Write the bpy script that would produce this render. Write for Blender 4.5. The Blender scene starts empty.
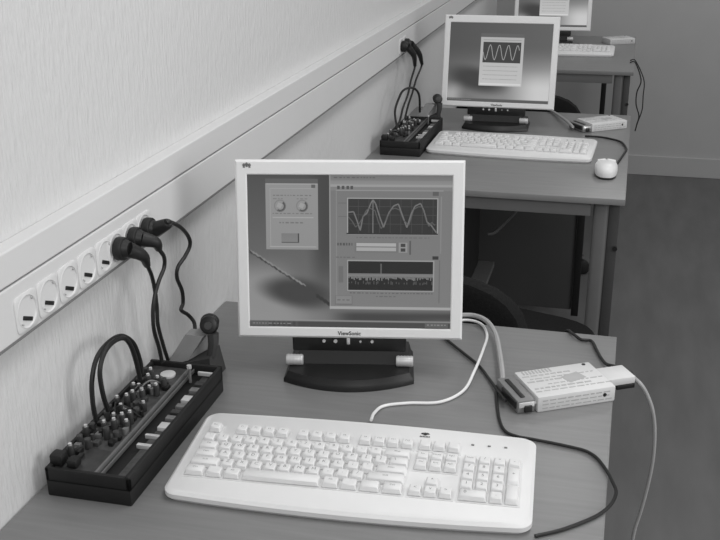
import bpy, bmesh, math, random
from mathutils import Vector, Matrix, Euler
random.seed(7)
sc = bpy.context.scene
C = sc.collection
PI = math.pi

# ---------------------------------------------------------------- camera
cam_d = bpy.data.cameras.new('camera')
cam = bpy.data.objects.new('camera', cam_d); C.objects.link(cam)
cam_d.sensor_width = 36.0; cam_d.lens = 1019.85 * 36 / 720
cam_d.shift_x = 1.5 / 720; cam_d.shift_y = 31 / 720
cam_d.clip_start = 0.05
cam.matrix_world = Matrix(((0.96766249, -0.08627168, 0.23703692, 0.68870),
                           (0.25197347, 0.37445897, -0.89235074, -1.62709),
                           (-0.011776, 0.92322136, 0.38408808, 1.47363),
                           (0, 0, 0, 1)))
sc.camera = cam
# ---------------------------------------------------------------- light
w = bpy.data.worlds.new('room_light'); sc.world = w; w.use_nodes = True
w.node_tree.nodes['Background'].inputs[0].default_value = (1, 1, 1, 1)
w.node_tree.nodes['Background'].inputs[1].default_value = 0.30
def area(name, loc, target, sx, sy, power):
    d = bpy.data.lights.new(name, 'AREA'); d.shape = 'RECTANGLE'; d.size = sx; d.size_y = sy; d.energy = power
    o = bpy.data.objects.new(name, d); C.objects.link(o); o.location = loc
    o.rotation_euler = (Vector(target) - Vector(loc)).to_track_quat('-Z', 'Y').to_euler()
    return o
area('overhead_lamp', (1.0, -0.1, 2.75), (1.0, -0.1, 0), 0.6, 1.6, 18)
area('overhead_lamp', (1.2, 2.9, 2.75), (1.2, 2.9, 0), 0.6, 1.0, 12)
area('overhead_lamp', (1.1, -2.3, 2.3), (0.2, -0.2, 0.9), 0.9, 0.9, 15)  # unseen camera-side lamp, set below the ceiling and tilted towards the desk
area('side_fill_light', (3.3, -0.6, 1.7), (0, -0.3, 1.0), 1.6, 1.3, 31)  # unseen area light added at the right to brighten the wall
vs = sc.view_settings
sc.display_settings.display_device = 'sRGB'
vs.view_transform = 'Standard'; vs.look = 'None'; vs.gamma = 1.0; vs.use_curve_mapping = False; vs.exposure = 0.0

# ---------------------------------------------------------------- materials
def s2l(v):
    v /= 255.0
    return v / 12.92 if v <= 0.04045 else ((v + 0.055) / 1.055) ** 2.4
def mat(name, val, rough=0.5, amp=0.05, scale=30.0, stretch=(1, 1, 1), bump=0.0, bscale=None, metal=0.0, spec=0.5):
    """neutral procedural material; val = albedo as an sRGB grey level"""
    m = bpy.data.materials.new(name); m.use_nodes = True
    nt = m.node_tree; N = nt.nodes; L = nt.links; b = N['Principled BSDF']
    b.inputs['Roughness'].default_value = rough; b.inputs['Metallic'].default_value = metal
    b.inputs['Specular IOR Level'].default_value = spec
    tc = N.new('ShaderNodeTexCoord'); mp = N.new('ShaderNodeMapping'); mp.inputs['Scale'].default_value = stretch
    L.new(tc.outputs['Object'], mp.inputs[0])
    no = N.new('ShaderNodeTexNoise'); no.inputs['Scale'].default_value = scale; no.inputs['Detail'].default_value = 4
    L.new(mp.outputs[0], no.inputs[0])
    a = s2l(val)
    r = N.new('ShaderNodeValToRGB'); e = r.color_ramp.elements
    e[0].position = 0.3; e[1].position = 0.7
    lo, hi = a * (1 - amp), min(1, a * (1 + amp))
    e[0].color = (lo, lo, lo, 1); e[1].color = (hi, hi, hi, 1)
    L.new(no.outputs['Fac'], r.inputs[0]); L.new(r.outputs[0], b.inputs['Base Color'])
    if bump:
        n2 = N.new('ShaderNodeTexNoise'); n2.inputs['Scale'].default_value = bscale or scale; n2.inputs['Detail'].default_value = 3
        L.new(mp.outputs[0], n2.inputs[0])
        bp_ = N.new('ShaderNodeBump'); bp_.inputs['Strength'].default_value = bump; bp_.inputs['Distance'].default_value = 0.004
        L.new(n2.outputs['Fac'], bp_.inputs['Height']); L.new(bp_.outputs[0], b.inputs['Normal'])
    return m
M = {}
M['wall'] = mat('embossed_wallpaper', 214, 0.75, 0.02, 20, (1, 20, 4.5), 0.7, 7)
M['back_wall'] = mat('painted_wall', 176, 0.8, 0.02, 8)
M['floor'] = mat('linoleum', 98, 0.55, 0.13, 3.0, (5, 1, 1))
M['desk'] = mat('laminate', 127, 0.38, 0.07, 9, (1, 14, 1))
M['desk_edge'] = mat('laminate_edge', 108, 0.5, 0.06, 10, (1, 1, 1))
M['frame'] = mat('painted_steel', 98, 0.42, 0.03, 20)
M['frame_dark'] = mat('dark_steel', 58, 0.5, 0.03, 20)
M['panel'] = mat('desk_panel', 70, 0.6, 0.05, 6)
M['trunk'] = mat('trunking_plastic', 218, 0.45, 0.01, 10)
M['groove_and_shadow'] = mat('trunking_groove_and_shadow', 120, 0.6, 0.01, 10)
M['socket'] = mat('socket_plastic', 219, 0.35, 0.01, 10)
M['socket_in'] = mat('socket_recess', 205, 0.5, 0.01, 10)
M['black'] = mat('black_plastic', 28, 0.42, 0.08, 40)
M['black_matt'] = mat('black_matt_plastic', 20, 0.6, 0.06, 40)
M['cord'] = mat('black_rubber', 24, 0.5, 0.05, 60)
M['cord_grey'] = mat('grey_cable_jacket', 165, 0.5, 0.03, 60)
M['cord_dull'] = mat('dull_cable_jacket', 95, 0.5, 0.03, 60)
M['cord_white'] = mat('white_cable_jacket', 238, 0.4, 0.02, 60)
M['bezel'] = mat('light_bezel_plastic', 232, 0.35, 0.01, 30)
M['silver'] = mat('silver_plastic', 200, 0.35, 0.03, 90, (1, 1, 1), metal=0.2)
M['key'] = mat('key_plastic', 226, 0.5, 0.015, 60)
M['kb'] = mat('keyboard_plastic', 226, 0.45, 0.015, 30)
M['well'] = mat('key_well', 220, 0.6, 0.02, 30)
M['ink'] = mat('printed_ink', 115, 0.5, 0.02, 30)
M['ink_dark'] = mat('dark_ink', 45, 0.5, 0.02, 30)
M['pcb'] = mat('circuit_board', 72, 0.45, 0.35, 120)
M['comp'] = mat('component_plastic', 60, 0.4, 0.2, 90)
M['comp_line'] = mat('divider_plastic', 105, 0.4, 0.1, 60)
M['earth'] = mat('dull_metal', 185, 0.4, 0.02, 50)
M['comp_mid'] = mat('grey_component', 118, 0.4, 0.2, 90)
M['chrome'] = mat('bright_metal', 240, 0.25, 0.02, 50, metal=0.5)
M['label'] = mat('pale_label', 205, 0.45, 0.03, 50)
M['box'] = mat('pale_box_plastic', 214, 0.45, 0.03, 25)
M['box_print'] = mat('grey_print', 178, 0.5, 0.04, 50)
M['hood'] = mat('grey_connector_shell', 125, 0.4, 0.08, 60)
M['adapter'] = mat('grey_adapter_plastic', 145, 0.5, 0.06, 40)
M['adapter_dark'] = mat('dark_adapter_plastic', 62, 0.5, 0.06, 40)
M['fabric'] = mat('black_fabric', 30, 0.9, 0.2, 200, bump=0.3, bscale=300, spec=0.15)
M['mouse'] = mat('mouse_plastic', 236, 0.35, 0.02, 40)
def screen_mat():
    m = bpy.data.materials.new('lit_screen'); m.use_nodes = True
    nt = m.node_tree; b = nt.nodes['Principled BSDF']
    b.inputs['Base Color'].default_value = (0.02, 0.02, 0.02, 1); b.inputs['Roughness'].default_value = 0.55
    b.inputs['Specular IOR Level'].default_value = 0.25
    a = nt.nodes.new('ShaderNodeVertexColor'); a.layer_name = 'Picture'
    nt.links.new(a.outputs[0], b.inputs['Emission Color']); b.inputs['Emission Strength'].default_value = 0.8
    return m
M['screen'] = screen_mat()

# ---------------------------------------------------------------- mesh helpers
def _merge(bm, t, mx, mi):
    vm = {}
    for v in t.verts: vm[v] = bm.verts.new(mx @ v.co)
    for f in t.faces:
        nf = bm.faces.new([vm[v] for v in f.verts]); nf.material_index = mi
    t.free()
def box(bm, c, s, bev=0.0, mi=0, rot=None, taper=1.0, seg=2):
    t = bmesh.new(); bmesh.ops.create_cube(t, size=1)
    for v in t.verts:
        k = taper if v.co.z > 0 else 1.0
        v.co = Vector((v.co.x * s[0] * k, v.co.y * s[1] * k, v.co.z * s[2]))
    if bev: bmesh.ops.bevel(t, geom=t.edges[:], offset=bev, segments=seg, affect='EDGES', profile=0.5)
    mx = Matrix.Translation(c)
    if rot: mx = mx @ Euler(rot).to_matrix().to_4x4()
    _merge(bm, t, mx, mi); return bm
def cyl(bm, c, r, h, axis=(0, 0, 1), mi=0, r2=None, n=24, bev=0.0):
    t = bmesh.new()
    bmesh.ops.create_cone(t, cap_ends=True, segments=n, radius1=r, radius2=r if r2 is None else r2, depth=h)
    if bev:
        es = [e for e in t.edges if abs(abs(e.verts[0].co.z) - h / 2) < 1e-6 and abs(e.verts[0].co.z - e.verts[1].co.z) < 1e-6]
        bmesh.ops.bevel(t, geom=es, offset=bev, segments=2, affect='EDGES', profile=0.5)
    q = Vector(axis).normalized().to_track_quat('Z', 'Y').to_matrix().to_4x4()
    _merge(bm, t, Matrix.Translation(c) @ q, mi); return bm
def ball(bm, c, s, mi=0, n=16):
    t = bmesh.new(); bmesh.ops.create_uvsphere(t, u_segments=n, v_segments=n // 2, radius=1)
    _merge(bm, t, Matrix.Translation(c) @ Matrix.Diagonal((s[0], s[1], s[2], 1)), mi); return bm
def smooth_path(pts, k=7):
    P = [Vector(p) for p in pts]; P = [2 * P[0] - P[1]] + P + [2 * P[-1] - P[-2]]; out = []
    for i in range(1, len(P) - 2):
        a, b, c, d = P[i - 1:i + 3]
        for j in range(k):
            t = j / k
            out.append(0.5 * ((2 * b) + (c - a) * t + (2 * a - 5 * b + 4 * c - d) * t * t + (3 * b - a - 3 * c + d) * t ** 3))
    out.append(P[-2]); return out
def tube(bm, pts, r, mi=0, n=8, k=7, sm=True):
    P = smooth_path(pts, k) if sm else [Vector(p) for p in pts]
    rings = []; up = Vector((0, 0, 1)); prev = None
    for i, p in enumerate(P):
        t = (P[min(i + 1, len(P) - 1)] - P[max(i - 1, 0)]).normalized()
        if prev is None:
            nrm = t.cross(up)
            if nrm.length < 1e-3: nrm = t.cross(Vector((1, 0, 0)))
        else: nrm = prev - t * prev.dot(t)
        nrm.normalize(); prev = nrm; bn = t.cross(nrm)
        rr = r(i / (len(P) - 1)) if callable(r) else r
        rings.append([bm.verts.new(p + (nrm * math.cos(a) + bn * math.sin(a)) * rr) for a in [2 * PI * q / n for q in range(n)]])
    for a, b in zip(rings, rings[1:]):
        for q in range(n):
            f = bm.faces.new((a[q], a[(q + 1) % n], b[(q + 1) % n], b[q])); f.material_index = mi
    bm.faces.new(rings[0][::-1]).material_index = mi; bm.faces.new(rings[-1]).material_index = mi
    return bm
def prism(bm, loops, mi=0, bev=0.0):
    """loft a stack of same-length loops, capped"""
    t = bmesh.new()
    R = [[t.verts.new(p) for p in lp] for lp in loops]; n = len(R[0])
    for a, b in zip(R, R[1:]):
        for q in range(n): t.faces.new((a[q], a[(q + 1) % n], b[(q + 1) % n], b[q]))
    t.faces.new(R[0][::-1]); t.faces.new(R[-1])
    bmesh.ops.recalc_face_normals(t, faces=t.faces[:])
    _merge(bm, t, Matrix.Identity(4), mi); return bm
def xform(bm, mx):
    bmesh.ops.transform(bm, matrix=mx, verts=bm.verts[:]); return bm
def obj(name, bm, mats, parent=None, smooth=True, loc=None, label=None):
    me = bpy.data.meshes.new(name); bm.normal_update(); bm.to_mesh(me); bm.free()
    for m in (mats if isinstance(mats, (list, tuple)) else [mats]): me.materials.append(M[m])
    if smooth:
        me.shade_smooth(); me.set_sharp_from_angle(angle=math.radians(38))
    o = bpy.data.objects.new(name, me); C.objects.link(o)
    if parent: o.parent = parent
    if loc: o.location = loc
    if label: o['label'] = label
    return o
def thing(name, label, cat, loc=(0, 0, 0), rz=0.0, group=None):
    o = bpy.data.objects.new(name, None); C.objects.link(o); o.empty_display_size = 0.05
    o.location = loc; o.rotation_euler = (0, 0, rz); return tag(o, label, cat, group)
def tag(o, label, cat, group=None):
    o['label'] = label; o['category'] = cat
    if group: o['group'] = group
    return o
def struct(name, bm, mats, smooth=False):
    o = obj(name, bm, mats, smooth=smooth); o['kind'] = 'structure'; return o
KIDS = {}
def children(o): return [c for c in C.objects if c.parent == o]
def dup(root, loc, rz=None, label=None):
    r = root.copy(); C.objects.link(r); r.location = loc
    if rz is not None: r.rotation_euler = (0, 0, rz)
    if label: r['label'] = label
    for ch in children(root):
        c = ch.copy(); C.objects.link(c); c.parent = r
        for g in children(ch):
            d = g.copy(); C.objects.link(d); d.parent = c
    return r
def glyph(bm, txt, size, mx, mi, depth=0.0):
    cu = bpy.data.curves.new('t', 'FONT'); cu.body = txt; cu.size = size; cu.align_x = 'CENTER'; cu.align_y = 'CENTER'
    cu.resolution_u = 2; cu.offset = .0002 if len(txt) > 6 else 0; cu.extrude = depth
    to = bpy.data.objects.new('t', cu)
    me = bpy.data.meshes.new_from_object(to)
    t = bmesh.new(); t.from_mesh(me); _merge(bm, t, mx, mi)
    bpy.data.objects.remove(to); bpy.data.curves.remove(cu); bpy.data.meshes.remove(me)

PITCH = 1.765          # distance from one desk row to the next
W = 0.708; DZ = 0.75; DD = 0.955

# ---------------------------------------------------------------- the room
struct('floor', box(bmesh.new(), (1.9, 1.0, -0.02), (4.2, 5.8, 0.04)), 'floor')
struct('wall_left', box(bmesh.new(), (-0.05, 1.0, 1.4), (0.1, 5.8, 2.8)), 'wall')
struct('wall_back', box(bmesh.new(), (1.9, 3.88, 1.4), (4.2, 0.1, 2.8)), 'back_wall')
struct('baseboard_back', box(bmesh.new(), (2.0, 3.822, 0.052), (4.0, 0.016, 0.104), 0.003), 'back_wall')
b = bmesh.new()
box(b, (0.012, 1.4, 1.011), (0.024, 4.85, 0.066), 0.0015)
box(b, (0.012, 1.4, 1.0665), (0.024, 4.85, 0.040), 0.002)
box(b, (0.008, 1.4, 1.0455), (0.016, 4.85, 0.006), 0, 1)
box(b, (0.0123, 1.4, 0.9768), (0.0246, 4.85, 0.0032), 0, 1)  # dark strip painting the shadow line under the trunking
struct('trim_1', b, ['trunk', 'groove_and_shadow'])

# ---------------------------------------------------------------- desks
def make_desk():
    t = thing('computer_desk', 'near grey laminate desk holding the large monitor in front', 'desk', (0, 0, 0), 0, 'desks in a row along the wall')
    y0 = -DD
    obj('desktop', box(bmesh.new(), (W / 2 + .001, y0 / 2, DZ - .008), (W - .002, DD, .016), 0.0015), 'desk', t)
    obj('apron', box(bmesh.new(), (0.315, y0 + .025, DZ - .016 - .018), (0.625, .016, .036), .001), 'desk_edge', t)
    for sx in (1, -1):
        cx = W / 2
        f = lambda x: cx + sx * (x - cx) if sx < 0 else x
        for yy in (y0 + .035, -.06):
            bb = bmesh.new()
            box(bb, (f(.652), yy, .367), (.036, .030, .734), .009, 0, None, 1, 3)
            box(bb, (f(.684), yy + .006, .367), (.026, .024, .734), .003, 1)
            lg = obj('leg', bb, ['frame', 'frame_dark'], t)
            obj('bolt', cyl(bmesh.new(), (f(.693), yy - .008, .615), .006, .006, (0, 1, 0)), 'black', lg)
        bb = bmesh.new(); box(bb, (f(.668), -.48, .05), (.03, .80, .03), .004)
        obj('foot_rail', bb, 'frame_dark', t)
    obj('back_panel', box(bmesh.new(), (.305, -.055, .40), (.52, .018, .64), .001), 'panel', t)
    for x in (.578, .040):
        obj('bracket', box(bmesh.new(), (x, -.062, .39), (.024, .02, .66), .001), 'black_matt', t)
    obj('shelf', box(bmesh.new(), (.170, -.42, .275), (.28, .45, .018), .001), 'desk_edge', t)
    return t
desk1 = make_desk()
desk2 = dup(desk1, (0, PITCH, 0), label='grey laminate desk in the middle, with the mouse at its right corner')
desk3 = dup(desk1, (0, 2 * PITCH, 0), label='farthest grey laminate desk, by the back wall')

def make_tower():
    t = thing('computer_tower', 'black computer tower on the low shelf under the near desk', 'computer', (.170, -.42, .2845), 0, 'computer towers under the desks')
    obj('case', box(bmesh.new(), (0, 0, .185), (.18, .40, .368), .004), 'black_matt', t)
    bb = bmesh.new(); box(bb, (0, -.203, .28), (.15, .008, .04), .001); box(bb, (0, -.203, .23), (.15, .008, .04), .001)
    obj('drive_bay', bb, 'black', t)
    obj('power_button', cyl(bmesh.new(), (0.05, -.203, .12), .008, .006, (0, 1, 0)), 'frame', t)
    return t
tw = make_tower()
dup(tw, (.170, -.42 + PITCH, .2845), label='black computer tower on the low shelf under the middle desk')

# ---------------------------------------------------------------- chairs
def make_chair():
    t = thing('office_chair', 'black fabric office chair behind the large near monitor', 'chair', (.39, .43, 0), -.28, 'black chairs between the desks')
    # backrest: rounded upright panel, slightly curved
    loops = []
    n = 28
    for d, k in ((-.028, .90), (-.020, .985), (0, 1.0), (.014, .985), (.022, .9)):
        lp = []
        for i in range(n):
            a = 2 * PI * i / n; ca, sa = math.cos(a), math.sin(a)
            x = .232 * k * math.copysign(abs(ca) ** .6, ca); z = .60 + .19 * k * math.copysign(abs(sa) ** .62, sa)
            lp.append((x, -.245 + d + .9 * x * x - .16 * (z - .5), z))
        loops.append(lp)
    obj('backrest', prism(bmesh.new(), loops), 'fabric', t)
    s = bmesh.new()
    loops = []
    for z, k in ((.42, .93), (.43, 1.0), (.468, 1.0), (.49, .95)):
        lp = []
        for i in range(n):
            a = 2 * PI * i / n; ca, sa = math.cos(a), math.sin(a)
            lp.append((.245 * k * math.copysign(abs(ca) ** .45, ca), .06 + .24 * k * math.copysign(abs(sa) ** .45, sa), z))
        loops.append(lp)
    obj('seat', prism(s, loops), 'fabric', t)
    obj('back_support', tube(bmesh.new(), [(0, 0, .41), (0, -.22, .39), (0, -.285, .44), (0, -.262, .56)], .014), 'black', t)
    obj('gas_column', cyl(bmesh.new(), (0, .03, .25), .025, .35), 'black', t)
    for i in range(5):
        a = 2 * PI * i / 5 + .3
        d = Vector((math.cos(a), math.sin(a), 0))
        sp = obj('spoke', tube(bmesh.new(), [Vector((0, .03, .10)), Vector((0, .03, .10)) + d * .13, Vector((0, .03, .066)) + d * .26], lambda u: .022 - .008 * u), 'black', t)
        side = Vector((-d.y, d.x, 0))
        obj('caster', cyl(bmesh.new(), Vector((0, .03, .0275)) + d * .265, .0275, .03, side, bev=.004), 'black_matt', sp)
    return t
chair = make_chair()
dup(chair, (.325, .405 + PITCH, 0), 0.0, 'black fabric office chair behind the second monitor')

# ---------------------------------------------------------------- monitors
SW, SH = 0.311, 0.2355
MW, MH, TILT = 0.3475, 0.274, 0.197
TM = Matrix.Translation((0, 0, .0628)) @ Matrix.Rotation(-TILT, 4, 'X')   # head: x right, y back, z up the panel
def lerp(a, b, t): return a + (b - a) * max(0.0, min(1.0, t))
def sstep(a, b, x):
    t = max(0.0, min(1.0, (x - a) / (b - a))); return t * t * (3 - 2 * t)
def seg_d(px, py, a, b):
    vx, vy = b[0] - a[0], b[1] - a[1]; t = max(0, min(1, ((px - a[0]) * vx + (py - a[1]) * vy) / (vx * vx + vy * vy)))
    return math.hypot(px - a[0] - t * vx, py - a[1] - t * vy), t
def wall_a(u, v):     # u 0..617, v 0..462 (three units per picture dot)
    g = lerp(78, 112, v / 330)
    g = lerp(g, 66, sstep(170, 235, u) * (1 - sstep(200, 420, v)))
    g = lerp(g, 148, sstep(230, 330, v) * (1 - sstep(60, 175, u - (v - 300) * .25)))
    dd = math.hypot((u - 150) / 120, (v - 355 - (u - 150) * .12) / 48)
    g = lerp(64, g, sstep(.45, 1.25, dd))
    g = lerp(g, 150, sstep(395, 430, v) * (1 - sstep(100, 330, u)) * .75)
    g = lerp(g, 66, sstep(405, 425, v) * sstep(230, 330, u))
    g = lerp(g, 95, sstep(420, 450, v) * sstep(430, 600, u))
    d, t = seg_d(u, v, (5, 230), (168, 334))
    if d < 4.5: g = 60 if v > 230 + (u - 5) * .638 - 1 and d > .6 else 138
    d, t = seg_d(u, v, (210, 365), (250, 392))
    if d < 5: g = 48
    if v > 443: g = 74 + 10 * math.sin(u * .4) if u < 150 or u > 540 else 70
    if 439 < v <= 443: g = 150
    return g
def wall_b(u, v):
    g = lerp(112, 168, u / 617)
    dd = math.hypot((u - 175) / 190, (v - 330 + (u - 175) * -.18) / 75)
    g = lerp(62, g, sstep(.4, 1.3, dd))
    g = lerp(g, 70, (1 - sstep(120, 330, v)) * .7)
    g = lerp(g, 215, sstep(330, 560, u) * sstep(250, 380, v))
    g = lerp(g, 175, (1 - sstep(30, 120, u)) * sstep(330, 420, v))
    if v > 443: g = 90
    return g
def screen_mesh(wallf, rects, lines):
    bm = bmesh.new(); col = bm.loops.layers.float_color.new('Picture')
    def P(u, v, z): return TM @ Vector((-SW / 2 + u / 617 * SW, .0035 - z, .0165 + SH - v / 462 * SH))
    nx, ny = 154, 115
    vt = [[bm.verts.new(P(617 * i / nx, 462 * j / ny, 0)) for i in range(nx + 1)] for j in range(ny + 1)]
    for j in range(ny):
        for i in range(nx):
            f = bm.faces.new((vt[j][i], vt[j + 1][i], vt[j + 1][i + 1], vt[j][i + 1]))
            for l, (a, c) in zip(f.loops, ((i, j), (i, j + 1), (i + 1, j + 1), (i + 1, j))):
                q = s2l(wallf(617 * a / nx, 462 * c / ny)); l[col] = (q, q, q, 1)
    z = .0001
    for r in rects:
        u0, v0, u1, v1, g = r[:5]; g2 = r[5] if len(r) > 5 else g; z += .000012
        f = bm.faces.new([bm.verts.new(P(*q, z)) for q in ((u0, v0), (u0, v1), (u1, v1), (u1, v0))])
        for l, gg in zip(f.loops, (g, g2, g2, g)):
            q = s2l(gg); l[col] = (q, q, q, 1)
    z += .0001
    for pts, wd, g in lines:
        q = s2l(g)
        for a, c in zip(pts, pts[1:]):
            dx, dy = c[0] - a[0], c[1] - a[1]; L = math.hypot(dx, dy) or 1; nx_, ny_ = -dy / L * wd / 2, dx / L * wd / 2
            f = bm.faces.new([bm.verts.new(P(*p, z)) for p in ((a[0] + nx_, a[1] + ny_), (a[0] - nx_, a[1] - ny_), (c[0] - nx_, c[1] - ny_), (c[0] + nx_, c[1] + ny_))])
            f.normal_update()
            for l in f.loops: l[col] = (q, q, q, 1)
    return bm
def dashes(rects, u0, u1, v, g, h=3):
    u = u0
    while u < u1:
        k = random.uniform(4, 12); rects.append((u, v, min(u + k, u1), v + h, g)); u += k + random.uniform(3, 6)
def picture_a():
    R = []; Ln = []
    ox, oy = -50, -68                     # crop offsets
    def r(u0, v0, u1, v1, *g): R.append((u0 + ox, v0 + oy, u1 + ox, v1 + oy) + g)
    # small panel window
    r(105, 80, 264, 292, 152, 148); r(105, 80, 264, 94, 96); r(108, 94, 262, 97, 170)
    r(244, 97, 256, 107, 96); r(118, 108, 250, 110, 165); r(118, 108, 120, 282, 165)
    for x in (128, 188): dashes(R, x + ox, x + 56 + ox, 128 + oy, 118)
    for x in (128, 200): dashes(R, x + ox, x + 34 + ox, 138 + oy, 128)
    for cx in (150, 217):
        Ln.append(([(cx + ox + 17 * math.cos(a / 10 * PI), 160 + oy + 17 * math.sin(a / 10 * PI)) for a in range(21)], 3, 132))
        Ln.append(([(cx + ox + 14 * math.cos(a / 10 * PI), 161 + oy + 14 * math.sin(a / 10 * PI)) for a in range(-3, 8)], 6, 86))
        Ln.append(([(cx + ox - 8, 156 + oy), (cx + ox + 4, 162 + oy)], 14, 166))
    dashes(R, 126 + ox, 246 + ox, 182 + oy, 122); r(126, 194, 250, 197, 172)
    dashes(R, 146 + ox, 220 + ox, 209 + oy, 118, 4)
    r(152, 243, 206, 272, 128, 134); r(202, 243, 206, 272, 70); r(152, 269, 206, 272, 90); r(116, 282, 258, 285, 172)
    # big measurement window
    r(298, 68, 667, 474, 122, 128); r(298, 68, 667, 84, 118, 128); dashes(R, 312 + ox, 440 + ox, 74 + oy, 92)
    r(300, 84, 667, 103, 138, 152); r(300, 96, 667, 103, 160); r(300, 103, 667, 114, 132)
    for x in (322, 336, 350, 362): r(x, 100, x + 8, 110, 78)
    r(318, 112, 640, 115, 150); r(608, 116, 626, 128, 92); r(298, 68, 302, 474, 150); r(298, 464, 667, 472, 172); r(318, 116, 321, 462, 138)
    r(352, 135, 625, 245, 165); r(355, 138, 622, 242, 46, 42)
    for y in (160, 185, 212): r(357, y, 620, y + 1.5, 74)
    for x in range(385, 620, 32): r(x, 140, x + 1.5, 240, 72)
    r(632, 130, 636, 300, 138); r(325, 150, 350, 152, 105); r(325, 190, 350, 192, 105)
    w1 = [(355, 178), (372, 176), (383, 205), (392, 232), (400, 190), (412, 180), (424, 150), (430, 140), (438, 152), (450, 190), (462, 222), (478, 178), (492, 158), (506, 152), (518, 185), (532, 222), (545, 180), (556, 158), (572, 150), (582, 170), (592, 205), (604, 214), (612, 225), (620, 236)]
    w2 = [(355, 190), (368, 205), (378, 222), (388, 212), (398, 196), (410, 172), (420, 165), (436, 172), (446, 205), (455, 226), (470, 200), (484, 168), (498, 165), (510, 170), (522, 200), (538, 215), (552, 168), (566, 160), (578, 160), (588, 195), (598, 218), (606, 206), (616, 215)]
    Ln.append(([(a + ox, c + oy) for a, c in w1], 4, 116)); Ln.append(([(a + ox, c + oy) for a, c in w2], 3, 92))
    Ln.append(([(430 + ox, 140 + oy), (430 + ox, 240 + oy)], 2.5, 130))
    r(350, 240, 625, 244, 40)
    dashes(R, 380 + ox, 600 + ox, 252 + oy, 108); dashes(R, 322 + ox, 368 + ox, 270 + oy, 84, 8)
    r(375, 268, 505, 298, 118); r(380, 270, 500, 280, 178); r(380, 283, 500, 294, 172)
    r(508, 268, 534, 298, 150); r(514, 271, 528, 281, 62); r(514, 285, 528, 295, 62)
    r(540, 262, 545, 304, 90); dashes(R, 318 + ox, 380 + ox, 312 + oy, 104); r(610, 308, 628, 318, 50)
    r(352, 321, 616, 416, 158); r(355, 325, 612, 413, 26, 26)
    r(355, 362, 612, 371, 120, 132); r(453, 332, 457, 362, 100)
    for x in range(356, 610, 4):
        h = random.uniform(2, 13); r(x, 371, x + 3.2, 371 + h, 128)
        if random.random() < .5: r(x, 384 + random.uniform(0, 6), x + 3, 392 + random.uniform(0, 4), 82)
    r(630, 320, 633, 450, 108); dashes(R, 360 + ox, 612 + ox, 420 + oy, 96); dashes(R, 440 + ox, 500 + ox, 430 + oy, 104)
    r(326, 340, 340, 390, 112); r(315, 430, 368, 458, 112); r(317, 431, 366, 455, 136); dashes(R, 322 + ox, 360 + ox, 442 + oy, 100)
    # bottom bar
    r(52, 512, 110, 526, 92); dashes(R, 60 + ox, 180 + ox, 517 + oy, 138); r(590, 510, 660, 526, 96); dashes(R, 596 + ox, 655 + ox, 516 + oy, 150)
    return screen_mesh(wall_a, R, Ln)
def picture_b():
    R = []; Ln = []
    R.append((190, 60, 450, 366, 186, 205)); R.append((190, 60, 450, 82, 100)); R.append((206, 96, 434, 100, 160))
    R.append((206, 110, 434, 230, 60)); R.append((196, 350, 444, 360, 225))
    for y in (250, 275, 300, 325): dashes(R, 212, 420, y, 140)
    Ln.append(([(208 + i * 7, 170 + 45 * math.sin(i * .8)) for i in range(32)], 4, 170))
    dashes(R, 10, 150, 450, 150)
    return screen_mesh(wall_b, R, Ln)
SCR_B = None
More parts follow.
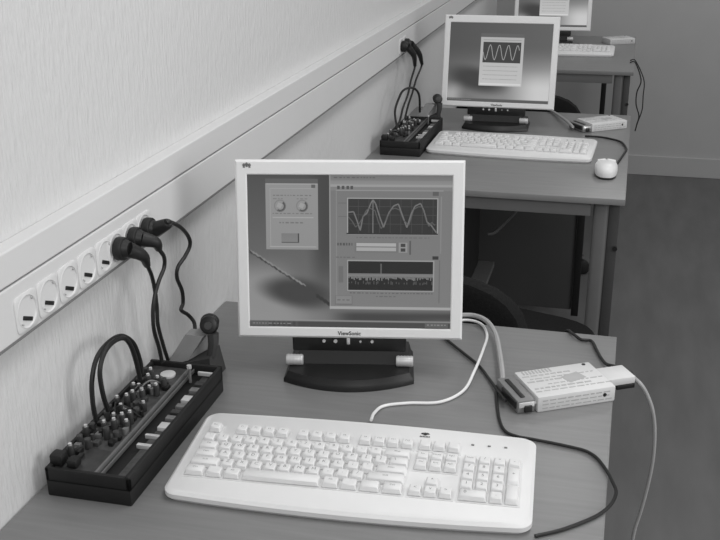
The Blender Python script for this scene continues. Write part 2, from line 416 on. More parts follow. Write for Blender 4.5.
def make_monitor():
    t = thing('computer_monitor', 'large near flat-screen monitor in a pale frame showing two waveform charts', 'monitor', (.305, -.241, DZ), .1926, 'flat-screen monitors on the desks')
    # frame ring (lofted profile around the opening)
    bm = bmesh.new()
    hw, hh = MW / 2, MH / 2; cz = MH / 2
    sx, sz = SW / 2, SH / 2; scz = .0165 + SH / 2
    prof = []
    def rect(hw_, hh_, c, y, rr=.0): return [(-hw_, y, c - hh_), (hw_, y, c - hh_), (hw_, y, c + hh_), (-hw_, y, c + hh_)]
    rings = [rect(sx, sz, scz, .006), rect(sx, sz, scz, .0015), rect(sx + .0015, sz + .0015, scz, 0), rect(hw - .003, hh - .003, cz, 0), rect(hw, hh, cz, .003), rect(hw, hh, cz, .018), rect(hw - .004, hh - .004, cz, .022)]
    V = [[bm.verts.new(TM @ Vector(p)) for p in r_] for r_ in rings]
    for a, c in zip(V, V[1:]):
        for q in range(4): bm.faces.new((a[q], a[(q + 1) % 4], c[(q + 1) % 4], c[q]))
    bm.faces.new(V[-1])
    bmesh.ops.recalc_face_normals(bm, faces=bm.faces[:])
    bez = obj('bezel', bm, 'bezel', t)
    obj('screen', picture_a(), 'screen', t, smooth=False)
    bm = bmesh.new()
    prism(bm, [[TM @ Vector(p) for p in rect(hw - .012, hh - .012, cz, .021)], [TM @ Vector(p) for p in rect(hw - .016, hh - .016, cz, .034)], [TM @ Vector(p) for p in rect(hw - .07, hh - .06, cz - .01, .058)]])
    obj('rear_housing', bm, 'black', t)
    bm = bmesh.new(); RX = Matrix.Rotation(PI / 2, 4, 'X')
    glyph(bm, 'ViewSonic', .0085, TM @ Matrix.Translation((0, -.0004, .0078)) @ RX, 0)
    obj('brand_name', bm, 'ink_dark', bez, smooth=False)
    bm = bmesh.new()
    for k in range(3):
        c = TM @ Vector((-hw + .0145 + k * .0042, -.0006, MH - .0078 + (k % 2) * .0012))
        ball(bm, c, (.0024, .0006, .0030), 0, 10)
        box(bm, c + Vector((0, 0, -.0035)), (.0034, .0006, .0012), 0, 0)
    obj('emblem', bm, 'ink', bez)
    # control strip under the frame
    bm = bmesh.new(); box(bm, (-.001, .014, .052), (.178, .016, .030), .003)
    st = obj('control_strip', bm, 'black', t)
    for k, x in enumerate((-.040, -.022, -.002, .017, .035)):
        bb = bmesh.new()
        if k == 2: box(bb, (x, .0055, .0555), (.0055, .003, .011), .001)
        else: cyl(bb, (x, .0055, .0555), (.0026, .0030, 0, .0017, .0024)[k], .003, (0, 1, 0), n=14)
        obj('button', bb, 'chrome', st)
    # neck and foot
    bm = bmesh.new()
    prism(bm, [[(-.084, -.006, .014), (.084, -.006, .014), (.082, .05, .014), (-.082, .05, .014)],
               [(-.080, .010, .045), (.080, .010, .045), (.078, .05, .045), (-.078, .05, .045)],
               [(-.07, .035, .12), (.07, .035, .12), (.066, .062, .12), (-.066, .062, .12)]])
    obj('neck', bm, 'black_matt', t)
    def foot(k, z):
        lp = []
        for i in range(17):
            x = -.101 + .202 * i / 16; lp.append((x * k, -.028 * k - .032 * k * (1 - (x / .101) ** 2) + (1 - k) * .01, z))
        for i in range(17):
            x = .098 - .196 * i / 16; lp.append((x * k, .075 + .02 * (1 - (x / .098) ** 2), z))
        return lp
    bm = bmesh.new()
    l0, l1 = foot(1, 0), foot(1, .006); l2 = foot(.97, .010); l3 = foot(.93, .018)
    l3 = [(x, y, z + (.006 if y > 0 else 0)) for x, y, z in l3]
    prism(bm, [l0, l1, l2, l3]); obj('foot', bm, 'black', t)
    for s in (-1, 1):
        bm = bmesh.new(); cyl(bm, (s * .086, -.003, .0265), .0085, .027, (1, 0, 0), bev=.002)
        for k in range(5): cyl(bm, (s * .086 - .010 + k * .005, -.003, .0265), .0089, .0012, (1, 0, 0))
        obj('hinge_cap', bm, 'silver', t, label='silver ribbed hinge cap')
    return t
mon1 = make_monitor()
mon2 = dup(mon1, (.304, PITCH - .265, DZ), 0.0, 'second flat-screen monitor, on the middle desk behind the near one')
for ch in children(desk3):
    if ch.name.startswith('back_panel'): bpy.data.objects.remove(ch)
for ch in children(mon2):
    if ch.name.startswith('screen'):
        s2 = obj('screen', picture_b(), 'screen', mon2, smooth=False); bpy.data.objects.remove(ch)
        break
mon3 = dup(mon2, (.33, 2 * PITCH - .30, DZ), 0.05, 'farthest flat-screen monitor, on the desk by the back wall')

# ---------------------------------------------------------------- keyboards
KW, KD = 0.461, 0.192
def kb_loop(inset, z_front, z_back):
    lp = []; r = .016; n = 6
    x0, x1, y0, y1 = inset, KW - inset, inset, KD - inset
    def yb(x): return .008 * (1 - (2 * x / KW - 1) ** 2)
    pts = []
    for (cx, cy, a0) in ((x1 - r, y0 + r, -90), (x1 - r, y1 - r, 0), (x0 + r, y1 - r, 90), (x0 + r, y0 + r, 180)):
        for i in range(n + 1):
            a = math.radians(a0 + 90 * i / n); pts.append((cx + r * math.cos(a), cy + r * math.sin(a)))
        if a0 == 0: pts += [(x1 - r - (x1 - x0 - 2 * r) * i / 20, y1) for i in range(1, 20)]
        if a0 == 180: pts += [(x0 + r + (x1 - x0 - 2 * r) * i / 20, y0) for i in range(1, 20)]
    for x, y in pts:
        y2 = y + (yb(x) if y > KD / 2 else -yb(x) * 1.4)
        lp.append((x, y2, z_front + (z_back - z_front) * y / KD))
    return lp
def make_keyboard():
    t = thing('keyboard', 'large pale keyboard lying in front of the near monitor', 'keyboard', (.1648, -.635, DZ), .0691, 'pale keyboards on the desks')
    bm = bmesh.new()
    prism(bm, [kb_loop(.004, .0, .002), kb_loop(.0, .005, .010), kb_loop(.0, .011, .020), kb_loop(.004, .0145, .0235)])
    body = obj('body', bm, 'kb', t)
    def zt(y): return .0145 + .009 * y / KD
    u = .0190; ru = .0187; x0 = (KW - 22.5 * u) / 2; yb = .0345
    def row_y(r_): return yb + ru * (r_ + .5) + (ru * .45 if r_ == 5 else 0)
    al = math.atan2(.009, KD)
    # wells under the three blocks
    wells = [(0, 15, 0, 5), (15.25, 3, 0, 1), (16.25, 1, 1, 1), (15.25, 3, 3, 2), (18.5, 4, 0, 5)]
    bm = bmesh.new()
    for a, n_, r0, nr in wells:
        cx = x0 + (a + n_ / 2) * u; cy = yb + ru * (r0 + nr / 2)
        box(bm, (cx, cy, zt(cy) + .0002), (n_ * u + .002, nr * ru + .002, .0012), 0, 0, (al, 0, 0))
    for a, n_ in ((0, 1), (2, 4), (6.5, 4), (11, 4), (15.25, 3)):
        cx = x0 + (a + n_ / 2) * u; cy = row_y(5)
        box(bm, (cx, cy, zt(cy) + .0002), (n_ * u + .002, ru + .002, .0012), 0, 0, (al, 0, 0))
    obj('key_well', bm, 'well', body)
    cache = {}
    def key(name, a, wd, r_, ch='', hd=1):
        cx = x0 + (a + wd / 2) * u; cy = row_y(r_) + (ru * (hd - 1) / 2)
        k = (wd, hd, ch, name)
        if k not in cache:
            bm = bmesh.new()
            box(bm, (0, 0, .0045), (wd * u - .0022, hd * ru - .0022, .008), .0012, 0, None, 1 - .0035 / max(.019, wd * u * .6), 1)
            if ch:
                sz = .0075 if len(ch) == 1 else .0042
                glyph(bm, ch, sz, Matrix.Translation((-(wd * u / 2 - .0095) * (len(ch) < 2), .001, .00856)), 1)
            o = obj(name, bm, ['key', 'ink'], t); cache[k] = o
        else:
            o = cache[k].copy(); C.objects.link(o); o.parent = t
        o.location = (cx, cy, zt(cy) + .0005); o.rotation_euler = (al, 0, 0)
    key('function_key', 0, 1, 5, 'Esc')
    for i in range(12): key('function_key', 2 + i + .5 * (i // 4), 1, 5, 'F%d' % (i + 1))
    for i in range(3): key('function_key', 15.25 + i, 1, 5)
    for i, c in enumerate('`1234567890-='): key('key', i, 1, 4, c)
    key('key', 13, 2, 4, 'Bksp')
    key('key', 0, 1.5, 3, 'Tab')
    for i, c in enumerate('QWERTYUIOP[]'): key('key', 1.5 + i, 1, 3, c)
    key('key', 13.5, 1.5, 3, '\\')
    key('key', 0, 1.75, 2, 'Caps')
    for i, c in enumerate("ASDFGHJKL;'"): key('key', 1.75 + i, 1, 2, c)
    key('key', 12.75, 2.25, 2, 'Enter')
    key('key', 0, 2.25, 1, 'Shift')
    for i, c in enumerate('ZXCVBNM,./'): key('key', 2.25 + i, 1, 1, c)
    key('key', 12.25, 2.75, 1, 'Shift')
    for a, wd, c in ((0, 1.5, 'Ctrl'), (1.5, 1.25, ''), (2.75, 1.25, 'Alt')): key('key', a, wd, 0, c)
    key('space_bar', 4, 5.5, 0)
    for a, wd, c in ((9.5, 1.25, 'Alt'), (10.75, 1.25, ''), (12, 1.5, ''), (13.5, 1.5, 'Ctrl')): key('key', a, wd, 0, c)
    for r_, cs in ((4, ('Ins', 'Home', 'PgU')), (3, ('Del', 'End', 'PgD'))):
        for i in range(3): key('key', 15.25 + i, 1, r_, cs[i])
    key('key', 16.25, 1, 1, '^')
    for i in range(3): key('key', 15.25 + i, 1, 0, '<v>'[i])
    for r_, cs in ((4, ('Num', '/', '*', '-')), (3, '789'), (2, '456'), (1, '123')):
        for i, c in enumerate(cs): key('key', 18.5 + i, 1, r_, c)
    key('key', 18.5, 2, 0, '0'); key('key', 20.5, 1, 0, '.')
    key('key', 21.5, 1, 2, '+', 2); key('key', 21.5, 1, 0, '', 2)
    # lamps and maker's emblem
    cy = KD - .026
    for i in range(3):
        obj('indicator_lamp', box(bmesh.new(), (x0 + (19 + i * 1.15) * u, cy - .004, zt(cy) + .0004), (.004, .0026, .001), .0003, 0, (al, 0, 0)), 'ink', body)
    bm = bmesh.new()
    ex = .312; ey = KD - .0135
    for k in range(7):
        a = PI * (k + .5) / 7
        box(bm, (ex + .0042 * math.cos(a), ey + .0028 * math.sin(a), zt(ey) + .0004), (.0035, .0008, .0006), 0, 0, (al, 0, a))
    cyl(bm, (ex, ey, zt(ey) + .0004), .0026, .0008, n=14)
    for k in range(7): box(bm, (ex - .006 + k * .002, ey - .0062, zt(ey) + .0003), (.0013, .002, .0005), 0, 0, (al, 0, 0))
    obj('emblem', bm, 'ink_dark', body)
    return t
kb1 = make_keyboard()
kb2 = dup(kb1, (.151, 1.148, DZ), -.045, 'pale keyboard on the middle desk, beside the small mouse')
kb3 = dup(kb1, (.16, 2 * PITCH - .62, DZ), 0.0, 'farthest pale keyboard, on the desk by the back wall')
# the near keyboard's white lead is its own cord
def to_local(root, pts):
    mi = (Matrix.Translation(root.location) @ root.rotation_euler.to_matrix().to_4x4()).inverted()
    return [mi @ Vector(p) for p in pts]
obj('lead', tube(bmesh.new(), to_local(kb1, [(0.3790, -0.4000, 0.7650), (0.3750, -0.3650, 0.7570), (0.3820, -0.3340, 0.7530), (0.4150, -0.3170, 0.7530), (0.4600, -0.3030, 0.7530), (0.4880, -0.2620, 0.7540), (0.4960, -0.2070, 0.7600), (0.4980, -0.1220, 0.7590), (0.4950, -0.0540, 0.7550), (0.4780, -0.0060, 0.7530), (0.4520, 0.0060, 0.7530), (0.4270, -0.0090, 0.7530)]), .0024), 'cord_white', kb1, label='white lead curling back behind the monitor')

# ---------------------------------------------------------------- training boards
BW, BL, BH = .116, .319, .042
def make_board():
    t = thing('circuit_board', 'black electronics training board beside the near keyboard, against the wall', 'circuit board', (.019, -.659, DZ), .010, 'black electronics boards by the wall')
    bm = bmesh.new()
    box(bm, (BW / 2, BL / 2, .013), (BW, BL, .026), .002)
    for c, s in (((.003, BL / 2, .031), (.006, BL, .020)), ((BW - .003, BL / 2, .032), (.006, BL, .022)), ((BW / 2, .003, .031), (BW, .006, .020)), ((BW / 2, BL - .003, .032), (BW, .006, .022))):
        box(bm, c, s, .0015)
    obj('case', bm, 'black_matt', t)
    bm = bmesh.new(); box(bm, (.036, BL / 2, .0265), (.060, BL - .012, .009), .001)
    box(bm, (.100, BL / 2, .0245), (.018, BL - .012, .005), .0005)
    pcb = obj('printed_circuit', bm, 'pcb', t)
    bm = bmesh.new(); box(bm, (.067, BL / 2, .031), (.003, BL - .012, .010), .0005); box(bm, (.072, BL / 2, .029), (.002, BL - .012, .006), .0005)
    obj('divider', bm, 'comp_line', t)
    obj('front_plate', box(bmesh.new(), (.047, .036, .0322), (.034, .052, .002), .0005), 'comp', t)
    # knob posts with bright tips
    rr = random.Random(3)
    for k in range(11):
        y = .045 + k * .0225
        for x in (.013, .026, .040, .054):
            if rr.random() < .12: continue
            if x > .03 and y < .08: continue
            if x > .03 and y > .255: continue
            xx, yy = x + rr.uniform(-.004, .004), y + rr.uniform(-.005, .005)
            bb = bmesh.new(); h = rr.uniform(.009, .019)
            cyl(bb, (xx, yy, .031 + h / 2), .0044, h, n=14, bev=.0006)
            if rr.random() < .7: cyl(bb, (xx, yy, .031 + h + .0015), .0024, .003, n=10, mi=1)
            obj('terminal_post', bb, ['comp', 'chrome'], t)
    for k in range(60):
        xx, yy = rr.uniform(.010, .061), rr.uniform(.02, .26)
        if xx > .03 and yy < .07: continue
        bb = bmesh.new()
        if rr.random() < .5: box(bb, (xx, yy, .034), (rr.uniform(.004, .010), rr.uniform(.006, .012), .006), .0005)
        else: cyl(bb, (xx, yy, .0355), rr.uniform(.0025, .004), .009, n=12)
        obj('component', bb, rr.choice(['comp', 'comp_mid', 'black']), t)
    # strip of pale blocks in the right channel
    for y, h, m_ in ((.088, .006, 'chrome'), (.114, .005, 'chrome'), (.142, .016, 'label'), (.165, .010, 'comp_mid'), (.182, .010, 'comp'), (.200, .010, 'comp_mid'), (.222, .016, 'label'), (.250, .012, 'comp_mid'), (.270, .012, 'comp')):
        obj('terminal_block', box(bmesh.new(), (.097 if m_ == 'chrome' else .100, y, .0295), (.024 if m_ == 'chrome' else .015, h, .006), .0006), m_, t)
    obj('end_bar', box(bmesh.new(), (.097, .301, .0315), (.026, .004, .006), .0005), 'label', t)
    obj('round_disc', cyl(bmesh.new(), (.043, .283, .0335), .0115, .005, bev=.001), 'label', t, label='pale round disc')
    bb = bmesh.new(); cyl(bb, (.078, .284, .036), .0022, .024, n=10); cyl(bb, (.078, .284, .050), .0036, .005, n=12, mi=1)
    obj('test_pin', bb, ['comp_mid', 'chrome'], t)
    bb = bmesh.new(); box(bb, (.010, .020, .041), (.018, .018, .016), .003); box(bb, (.032, .018, .039), (.014, .016, .012), .003)
    obj('toggle_switch', bb, 'black_matt', t)
    xs = random.Random(5)
    for k in range(7):
        a = Vector((xs.uniform(.010, .03), xs.uniform(.03, .27), .032)); c = Vector((xs.uniform(.03, .06), a.y + xs.uniform(-.05, .05), .032)); m_ = (a + c) / 2 + Vector((0, 0, xs.uniform(.008, .02)))
        obj('patch_wire', tube(bmesh.new(), [a, m_, c], .0013, n=6), xs.choice(['black', 'comp', 'comp_mid']), t)
    for ch in children(t):
        if ch.name.split('.')[0] != 'case': ch.location.z = .004
    return t
brd1 = make_board()
brd2 = dup(brd1, (.030, 1.105, DZ), -.02, 'black electronics training board at the left end of the middle desk')
brd3 = dup(brd1, (.030, 1.105 + PITCH, DZ), 0.0, 'farthest black electronics board, on the desk by the back wall')

def loop_wire(pts, label, grp=None, r=.0034, cat='wire', name='jumper_wire', m_='cord'):
    return tag(obj(name, tube(bmesh.new(), pts, r), m_), label, cat, grp)
G = 'jumper wires looping over the boards'
w1 = loop_wire([(0.0360, -0.5520, 0.8030), (0.0360, -0.5550, 0.8290), (0.0360, -0.5500, 0.8620), (0.0360, -0.5310, 0.8860), (0.0360, -0.4980, 0.8930), (0.0360, -0.4610, 0.8870), (0.0360, -0.4290, 0.8620), (0.0360, -0.4140, 0.8270), (0.0360, -0.4130, 0.8010)], 'taller black jumper wire looping over the near electronics board', G)
w2 = loop_wire([(0.0480, -0.5390, 0.8120), (0.0480, -0.5470, 0.8410), (0.0480, -0.5480, 0.8750), (0.0480, -0.5320, 0.8940), (0.0480, -0.5060, 0.8990), (0.0480, -0.4750, 0.8910), (0.0480, -0.4580, 0.8710), (0.0480, -0.4480, 0.8420), (0.0480, -0.4420, 0.8130)], 'lower black jumper wire looping over the near electronics board', G)
w3 = loop_wire([(0.0590, 1.2000, 0.8060), (0.0480, 1.2200, 0.8480), (0.0530, 1.2500, 0.8820), (0.0610, 1.2800, 0.9000), (0.0840, 1.3000, 0.9030), (0.0940, 1.3400, 0.8750), (0.0930, 1.3600, 0.8200)], 'black jumper wire looping over the electronics board on the middle desk', G)

# ---------------------------------------------------------------- adapter behind the near board
def make_adapter():
    t = thing('power_adapter', 'grey wedge shaped power plug standing behind the near electronics board', 'power adapter', (.070, -.295, DZ), 0.0, 'grey adapters behind the boards')
    bm = bmesh.new()
    prism(bm, [[(-.046, -.028, 0), (.036, -.028, 0), (.036, .03, 0), (-.046, .03, 0)],
               [(-.044, -.026, .020), (.034, -.026, .044), (.032, .02, .046), (-.044, .03, .022)]], 1)
    prism(bm, [[(-.043, -.022, .020), (-.004, -.022, .034), (.024, .02, .044), (-.043, .03, .022)],
               [(-.010, -.012, .073), (.020, -.012, .073), (.022, .012, .073), (-.010, .012, .073)]], 0)
    obj('body', bm, ['adapter', 'adapter_dark'], t)
    obj('strain_relief', tube(bmesh.new(), [(.030, -.010, .040), (.034, -.008, .060), (.034, -.006, .078)], lambda u: .007 + .002 * u), 'adapter_dark', t)
    bm = bmesh.new(); cyl(bm, (.027, -.002, .089), .0145, .014, (.1, -1, .45), n=22, bev=.004); cyl(bm, (.029, -.010, .091), .006, .006, (.1, -1, .45), 1, n=14); ball(bm, (.024, .008, .090), (.015, .014, .013))
    obj('plug_head', bm, ['black', 'adapter_dark'], t)
    return t
ad1 = make_adapter()
dup(ad1, (.10, -.295 + PITCH, DZ), label='grey power plug behind the electronics board on the middle desk')

# ---------------------------------------------------------------- wall sockets
def make_socket(y, label):
    t = thing('wall_socket', label, 'socket', (.024, y, 1.0045), 0, 'round wall sockets in the trunking')
    bm = bmesh.new()
    n = 32; z_sq = .0235
    def sq(k, x): return [(x, k * 1.02 * math.copysign(abs(math.cos(a)) ** .35, math.cos(a)), k * math.copysign(abs(math.sin(a)) ** .35, math.sin(a))) for a in [2 * PI * i / n for i in range(n)]]
    def ci(k, x): return [(x, k * math.cos(a), k * math.sin(a)) for a in [2 * PI * i / n for i in range(n)]]
    loops = [sq(z_sq, .0), sq(z_sq, .0012), sq(z_sq - .0008, .0018), ci(.0212, .0019), ci(.0206, .0024), ci(.0198, .0024), ci(.0188, .0008), ci(.002, .0006)]
    V = [[bm.verts.new(p) for p in l] for l in loops]
    for a, c in zip(V, V[1:]):
        for q in range(n): bm.faces.new((a[q], a[(q + 1) % n], c[(q + 1) % n], c[q]))
    bm.faces.new(V[-1])
    obj('face_plate', bm, 'socket', t)
    bm = bmesh.new(); box(bm, (.0008, .0, -.0095), (.002, .0205, .0052), .0008, 0, (-.42, 0, 0))  # dark bar for the two pin holes plus their shadow, painted as one
    obj('holes_and_shadow', bm, 'black_matt', t)
    bm = bmesh.new()
    for s in (-1, 1): box(bm, (.0015, s * .0125, s * .0125), (.002, .002, .004), .0005, 0, (PI / 4, 0, 0))
    obj('earth_clip', bm, 'earth', t)
    return t
sk = [(-.655, 'pale round wall socket at the very left end of the trunking'), (-.606, 'empty pale wall socket, second from the left end of the trunking'),
      (-.557, 'empty pale wall socket, third to the left of the plugs'), (-.5085, 'empty pale wall socket, second to the left of the plugs'), (-.460, 'empty pale wall socket just left of the plugs'),
      (-.428, 'pale wall socket holding the first black plug'), (-.384, 'pale wall socket holding the second black plug'), (-.340, 'pale wall socket holding the third, farthest black plug')]
s0 = make_socket(*sk[0])
for y, l in sk[1:]: dup(s0, (.024, y, 1.0045), label=l)
for k, l in enumerate(('pale wall socket with the first plug above the middle desk', 'pale wall socket with the second plug above the middle desk')):
    dup(s0, (.024, -.36 + PITCH + k * .0485, 1.0045), label=l)
def plug_cord(y, label, tip, pts, grp='black mains leads in the wall sockets'):
    """round plug in its socket, angled body, hanging cord"""
    t = thing('mains_lead', label, 'mains lead', (.0265, y, 1.0050), 0, grp)
    bm = bmesh.new()
    cyl(bm, (.007, 0, 0), .0165, .013, (1, 0, 0), bev=.003)
    cyl(bm, (.017, 0, 0), .0135, .008, (1, 0, 0), r2=.010)
    a = Vector((.017, 0, 0)); o = Vector(tip) - Vector(t.location)
    n = (o - a) * .5 + Vector((.008, 0, .003))
    tube(bm, [a, a + n, o], lambda u: .0115 - .0065 * u, n=12)
    pl = obj('plug', bm, 'cord', t)
    q = [a + n, o] + [Vector(p) - Vector(t.location) for p in pts]
    obj('cord', tube(bmesh.new(), q, .0031), 'cord', t)
    return t
plug_cord(-.430, 'black mains lead in the plug nearest the camera, hanging behind the board', (0.0520, -0.3940, 0.9690), [(0.0460, -0.3710, 0.9420), (0.0420, -0.3580, 0.9130), (0.0410, -0.3550, 0.8860), (0.0400, -0.3550, 0.8580), (0.0400, -0.3420, 0.8140), (0.0400, -0.3330, 0.7900)])
plug_cord(-.386, 'black mains lead in the middle plug, bowing out before it hangs down', (0.0600, -0.3690, 0.9850), [(0.0600, -0.3550, 0.9680), (0.0580, -0.3540, 0.9510), (0.0590, -0.3760, 0.9390), (0.0580, -0.3910, 0.9220), (0.0570, -0.4000, 0.9000), (0.0560, -0.4000, 0.8710), (0.0520, -0.3820, 0.8340), (0.0500, -0.3730, 0.8060)])
plug_cord(-.342, 'black mains lead in the farthest plug, kinking down to the grey adapter', (0.0680, -0.3450, 1.0190), [(0.0640, -0.3020, 0.9970), (0.0600, -0.2680, 0.9710), (0.0580, -0.2590, 0.9530), (0.0530, -0.2690, 0.9380), (0.0480, -0.2870, 0.9260), (0.0450, -0.2870, 0.9080), (0.0420, -0.2670, 0.8790), (0.0400, -0.2630, 0.8560), (0.0400, -0.2720, 0.8480), (0.0430, -0.2550, 0.8330), (0.0500, -0.2500, 0.8190), (0.0550, -0.2590, 0.8080)])
G2 = 'black mains leads in the sockets over the middle desk'
plug_cord(-.36 + PITCH, 'black mains lead in the first plug over the middle desk, hanging to its board', (0.0600, 1.4420, 0.9420), [(0.0550, 1.4090, 0.9050), (0.0500, 1.3900, 0.8670), (0.0500, 1.3200, 0.8390), (0.0500, 1.2790, 0.8120), (0.0500, 1.2390, 0.8030)], G2)
plug_cord(-.3115 + PITCH, 'black mains lead in the second plug over the middle desk, hanging to its board', (0.0600, 1.5510, 0.9300), [(0.0550, 1.4840, 0.8920), (0.0550, 1.4250, 0.8600), (0.0520, 1.3820, 0.8320), (0.0500, 1.3490, 0.8030), (0.0500, 1.3210, 0.7910)], G2)

# ---------------------------------------------------------------- data acquisition boxes
def make_daq():
    t = thing('data_acquisition_box', 'pale printed interface box at the right edge of the near desk', 'interface box', (.6350, -.229, DZ), .53, 'pale interface boxes on the desks')
    L_, D_ = .125, .086
    bm = bmesh.new(); box(bm, (0, 0, .0125), (L_, D_, .025), .002)
    body = obj('body', bm, 'box', t)
    bm = bmesh.new()
    for k in range(9): box(bm, (-.052 + k * .0055, .034, .0252), (.0026, .011, .0006))
    for k, (y, x0, x1) in enumerate(((.022, -.058, .02), (.012, -.050, .055), (.004, -.058, .0), (-.008, -.03, .058), (-.018, -.056, .03), (-.027, -.058, .058))):
        x = x0
        rr = random.Random(k)
        while x < x1:
            wd = rr.uniform(.004, .012); box(bm, (x + wd / 2, y, .0252), (wd, .0022 if k % 2 else .0035, .0006)); x += wd + .003
    box(bm, (.016, .002, .0251), (.032, .022, .0005), 0, 0, (0, 0, .3))
    for k in range(3):
        x = -.055
        rr = random.Random(k + 9)
        while x < .05:
            wd = rr.uniform(.004, .014); box(bm, (x + wd / 2, -D_ / 2, .006 + k * .006), (wd, .0008, .0018)); x += wd + .003
    obj('printing', bm, 'box_print', body, label='grey printed lines')
    obj('screw_hole', cyl(bmesh.new(), (.045, -D_ / 2, .013), .003, .001, (0, 1, 0), n=12), 'black', body)
    obj('screw_hole', cyl(bmesh.new(), (.050, .036, .0252), .003, .001, n=12), 'black', body)
    return t
daq1 = make_daq()
dup(daq1, (.622, PITCH - .19, DZ), .62, 'pale printed interface box at the right end of the middle desk')
dup(daq1, (.630, 2 * PITCH - .2, DZ), .5, 'pale printed interface box at the right end of the farthest desk')
def make_signal(loc, rz, label, pts, cordmat='cord_grey'):
    t = thing('signal_cable', label, 'cable', loc, rz, 'grey cables with flat connectors')
    bm = bmesh.new()
    box(bm, (-.014, 0, .011), (.028, .078, .020), .002)
    box(bm, (-.016, .0, .0218), (.007, .060, .002), .0008, 2)
    box(bm, (-.014, -.0385, .014), (.024, .004, .008), .0008, 1)
    box(bm, (-.012, -.041, .008), (.012, .004, .010), .001, 2)
    box(bm, (-.028, -.01, .013), (.005, .05, .012), .001, 2)
    for s in (-1, 1): cyl(bm, (-.006, s * .034, .013), .0035, .022, (1, 0, 0), 1, n=12)
    obj('connector', bm, ['hood', 'chrome', 'black'], t)
    obj('cord', tube(bmesh.new(), to_local(t, pts), .0042), cordmat, t)
    return t
a = .53
make_signal((.6350 - .0645 * math.cos(a), -.229 - .0645 * math.sin(a), DZ), a, 'grey cable from behind the near monitor into the interface box',
            [(0.5460, -0.2450, 0.7640), (0.5390, -0.2060, 0.7680), (0.5250, -0.1310, 0.7660), (0.5100, -0.0670, 0.7660), (0.4900, -0.0250, 0.7680), (0.4650, -0.0060, 0.7680), (0.4360, -0.0110, 0.7680)])
a = .62
make_signal((.622 - .0645 * math.cos(a), PITCH - .19 - .0645 * math.sin(a), DZ), a, 'grey cable from behind the second monitor into its interface box',
            [(0.5390, 1.5000, 0.7640), (0.5200, 1.5560, 0.7660), (0.4930, 1.6420, 0.7620), (0.4560, 1.7500, 0.7570), (0.4110, 1.8210, 0.7570)])
def make_usb():
    t = thing('usb_cable', 'grey cable with a flat pale plug hanging over the right edge of the near desk', 'cable', (.6345 + .066 * math.cos(.53), -.228 + .066 * math.sin(.53), DZ), .53, 'grey cables hanging off the right desk edge')
    bm = bmesh.new(); box(bm, (.021, .002, .016), (.046, .042, .012), .002)
    box(bm, (.028, -.006, .0065), (.030, .028, .007), .001, 1); cyl(bm, (.045, .000, .015), .0062, .006, (1, 0, 0), 1)
    obj('plug', bm, ['box', 'black'], t)
    obj('cord', tube(bmesh.new(), [Vector((.046, .000, .015))] + to_local(t, [(0.7470, -0.1900, 0.7600), (0.7590, -0.1900, 0.7410), (0.7690, -0.1900, 0.7150), (0.7750, -0.1900, 0.6810), (0.7770, -0.1900, 0.6350), (0.7740, -0.1900, 0.5870), (0.7680, -0.1900, 0.5380), (0.7610, -0.1900, 0.4950), (0.7590, -0.1900, 0.4400)]), .0030), 'cord_grey', t)
    return t
make_usb()
tag(obj('hanging_cable', tube(bmesh.new(), [(.690, 2 * PITCH - .75, .753), (.712, 2 * PITCH - .75, .752), (0.7410, 2.7800, 0.6820), (0.7290, 2.7800, 0.6320), (0.7300, 2.7800, 0.5820), (0.7460, 2.7800, 0.5330), (0.7410, 2.7800, 0.4980), (0.7360, 2.7800, 0.4680)], .0026), 'cord'), 'thin dark cable hanging off the right edge of the farthest desk, straighter strand', 'cable', 'dark cables by the back wall')
tag(obj('hanging_cable', tube(bmesh.new(), [(.690, 2 * PITCH - .70, .753), (.712, 2 * PITCH - .70, .752), (0.7530, 2.8300, 0.6740), (0.7560, 2.8300, 0.6070), (0.7570, 2.8300, 0.5480), (0.7420, 2.8300, 0.4870), (0.7360, 2.8300, 0.4570)], .0022), 'cord'), 'thin dark cable hanging off the farthest desk, outer bowed strand', 'cable', 'dark cables by the back wall')
# black leads on the near desk
tag(obj('black_cable', tube(bmesh.new(), [(0.4170, -0.0650, 0.7540), (0.4430, -0.1000, 0.7540), (0.4700, -0.1340, 0.7540), (0.4990, -0.1720, 0.7540), (0.5210, -0.2140, 0.7540), (0.5400, -0.2580, 0.7580), (0.5560, -0.2940, 0.7620)], .0024), 'cord'), 'black cable from under the near monitor to the flat connector', 'cable', 'black cables on the near desk')
tag(obj('black_cable', tube(bmesh.new(), [(0.5350, -0.2410, 0.7570), (0.5420, -0.2840, 0.7530), (0.5520, -0.3340, 0.7530), (0.5640, -0.3660, 0.7530), (0.5810, -0.3770, 0.7530), (0.6030, -0.3800, 0.7530), (0.6310, -0.3840, 0.7530), (0.6570, -0.3890, 0.7530), (0.6770, -0.3950, 0.7530), (0.6920, -0.4100, 0.7530), (0.7050, -0.4390, 0.7540), (0.7140, -0.4680, 0.7550), (0.7190, -0.4890, 0.7540), (0.7140, -0.5170, 0.7540), (0.7010, -0.5410, 0.7530), (0.6830, -0.5620, 0.7530), (0.6570, -0.5860, 0.7530), (0.6290, -0.6050, 0.7530)], .0023), 'cord'), 'black cable sweeping round the right end of the near keyboard and over the desk edge', 'cable', 'black cables on the near desk')
p = (0.6320, -0.0030, 0.7540)
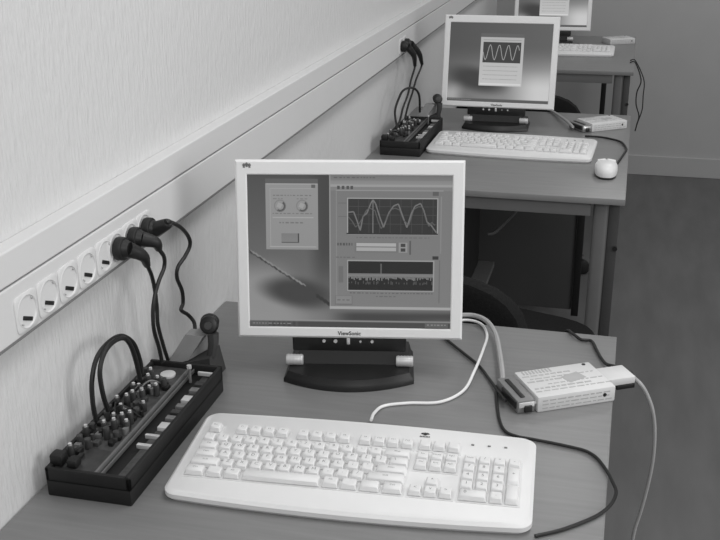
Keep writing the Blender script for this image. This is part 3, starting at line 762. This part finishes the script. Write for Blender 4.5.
tag(obj('black_cable', tube(bmesh.new(), [(p[0] - .05, .03, .62), (p[0] - .03, .018, .70), (p[0] - .01, .012, .745), (0.6360, -0.0170, 0.7550), (0.6500, -0.0340, 0.7540), (0.6670, -0.0360, 0.7540), (0.6760, -0.0660, 0.7540), (0.6840, -0.0950, 0.7540), (0.6940, -0.1230, 0.7560), (0.7060, -0.1470, 0.7650)], .0027), 'cord'), 'black cable coming over the back edge of the near desk to the interface box', 'cable', 'black cables on the near desk')

tag(obj('hanging_cable', tube(bmesh.new(), [(.56, 1.05, .728), (.53, 1.05, .715), (0.4400, 1.0500, 0.6440), (0.4140, 1.0500, 0.6140), (0.3880, 1.0500, 0.5830), (0.3670, 1.0500, 0.5610), (0.3510, 1.0500, 0.5570)], .0045), 'cord_dull'), 'grey cable sagging under the top of the middle desk', 'cable')
# ---------------------------------------------------------------- mouse on the middle desk
t = thing('computer_mouse', 'small pale computer mouse at the right corner of the middle desk', 'mouse', (.654, 1.02, DZ), .05)
def mloop(k, z, sh=0.0):
    return [((.029 + .004 * math.sin(a)) * k * math.copysign(abs(math.cos(a)) ** .75, math.cos(a)), sh + .050 * k * math.copysign(abs(math.sin(a)) ** .8, math.sin(a)), z) for a in [2 * PI * i / 28 for i in range(28)]]
obj('base', prism(bmesh.new(), [mloop(.90, 0), mloop(.93, .006)]), 'black', t)
bd = obj('body', prism(bmesh.new(), [mloop(.95, .006), mloop(1.0, .014), mloop(.98, .024), mloop(.84, .032, -.002), mloop(.55, .037, -.004), mloop(.2, .0385, -.005)]), 'mouse', t)
for s in (-1, 1): obj('button', box(bmesh.new(), (s * .0125, .032, .0325), (.021, .034, .006), .002, 0, (-.25, s * .15, 0)), 'mouse', t)
obj('lead', tube(bmesh.new(), to_local(t, [(.660, 1.062, .762), (.672, 1.085, .755), (0.6980, 1.2620, 0.7540), (0.7000, 1.3090, 0.7540), (0.6850, 1.3780, 0.7540), (0.6550, 1.4100, 0.7540), (0.6230, 1.4280, 0.7540), (0.5790, 1.4320, 0.7540)]), .0030), 'cord', t)
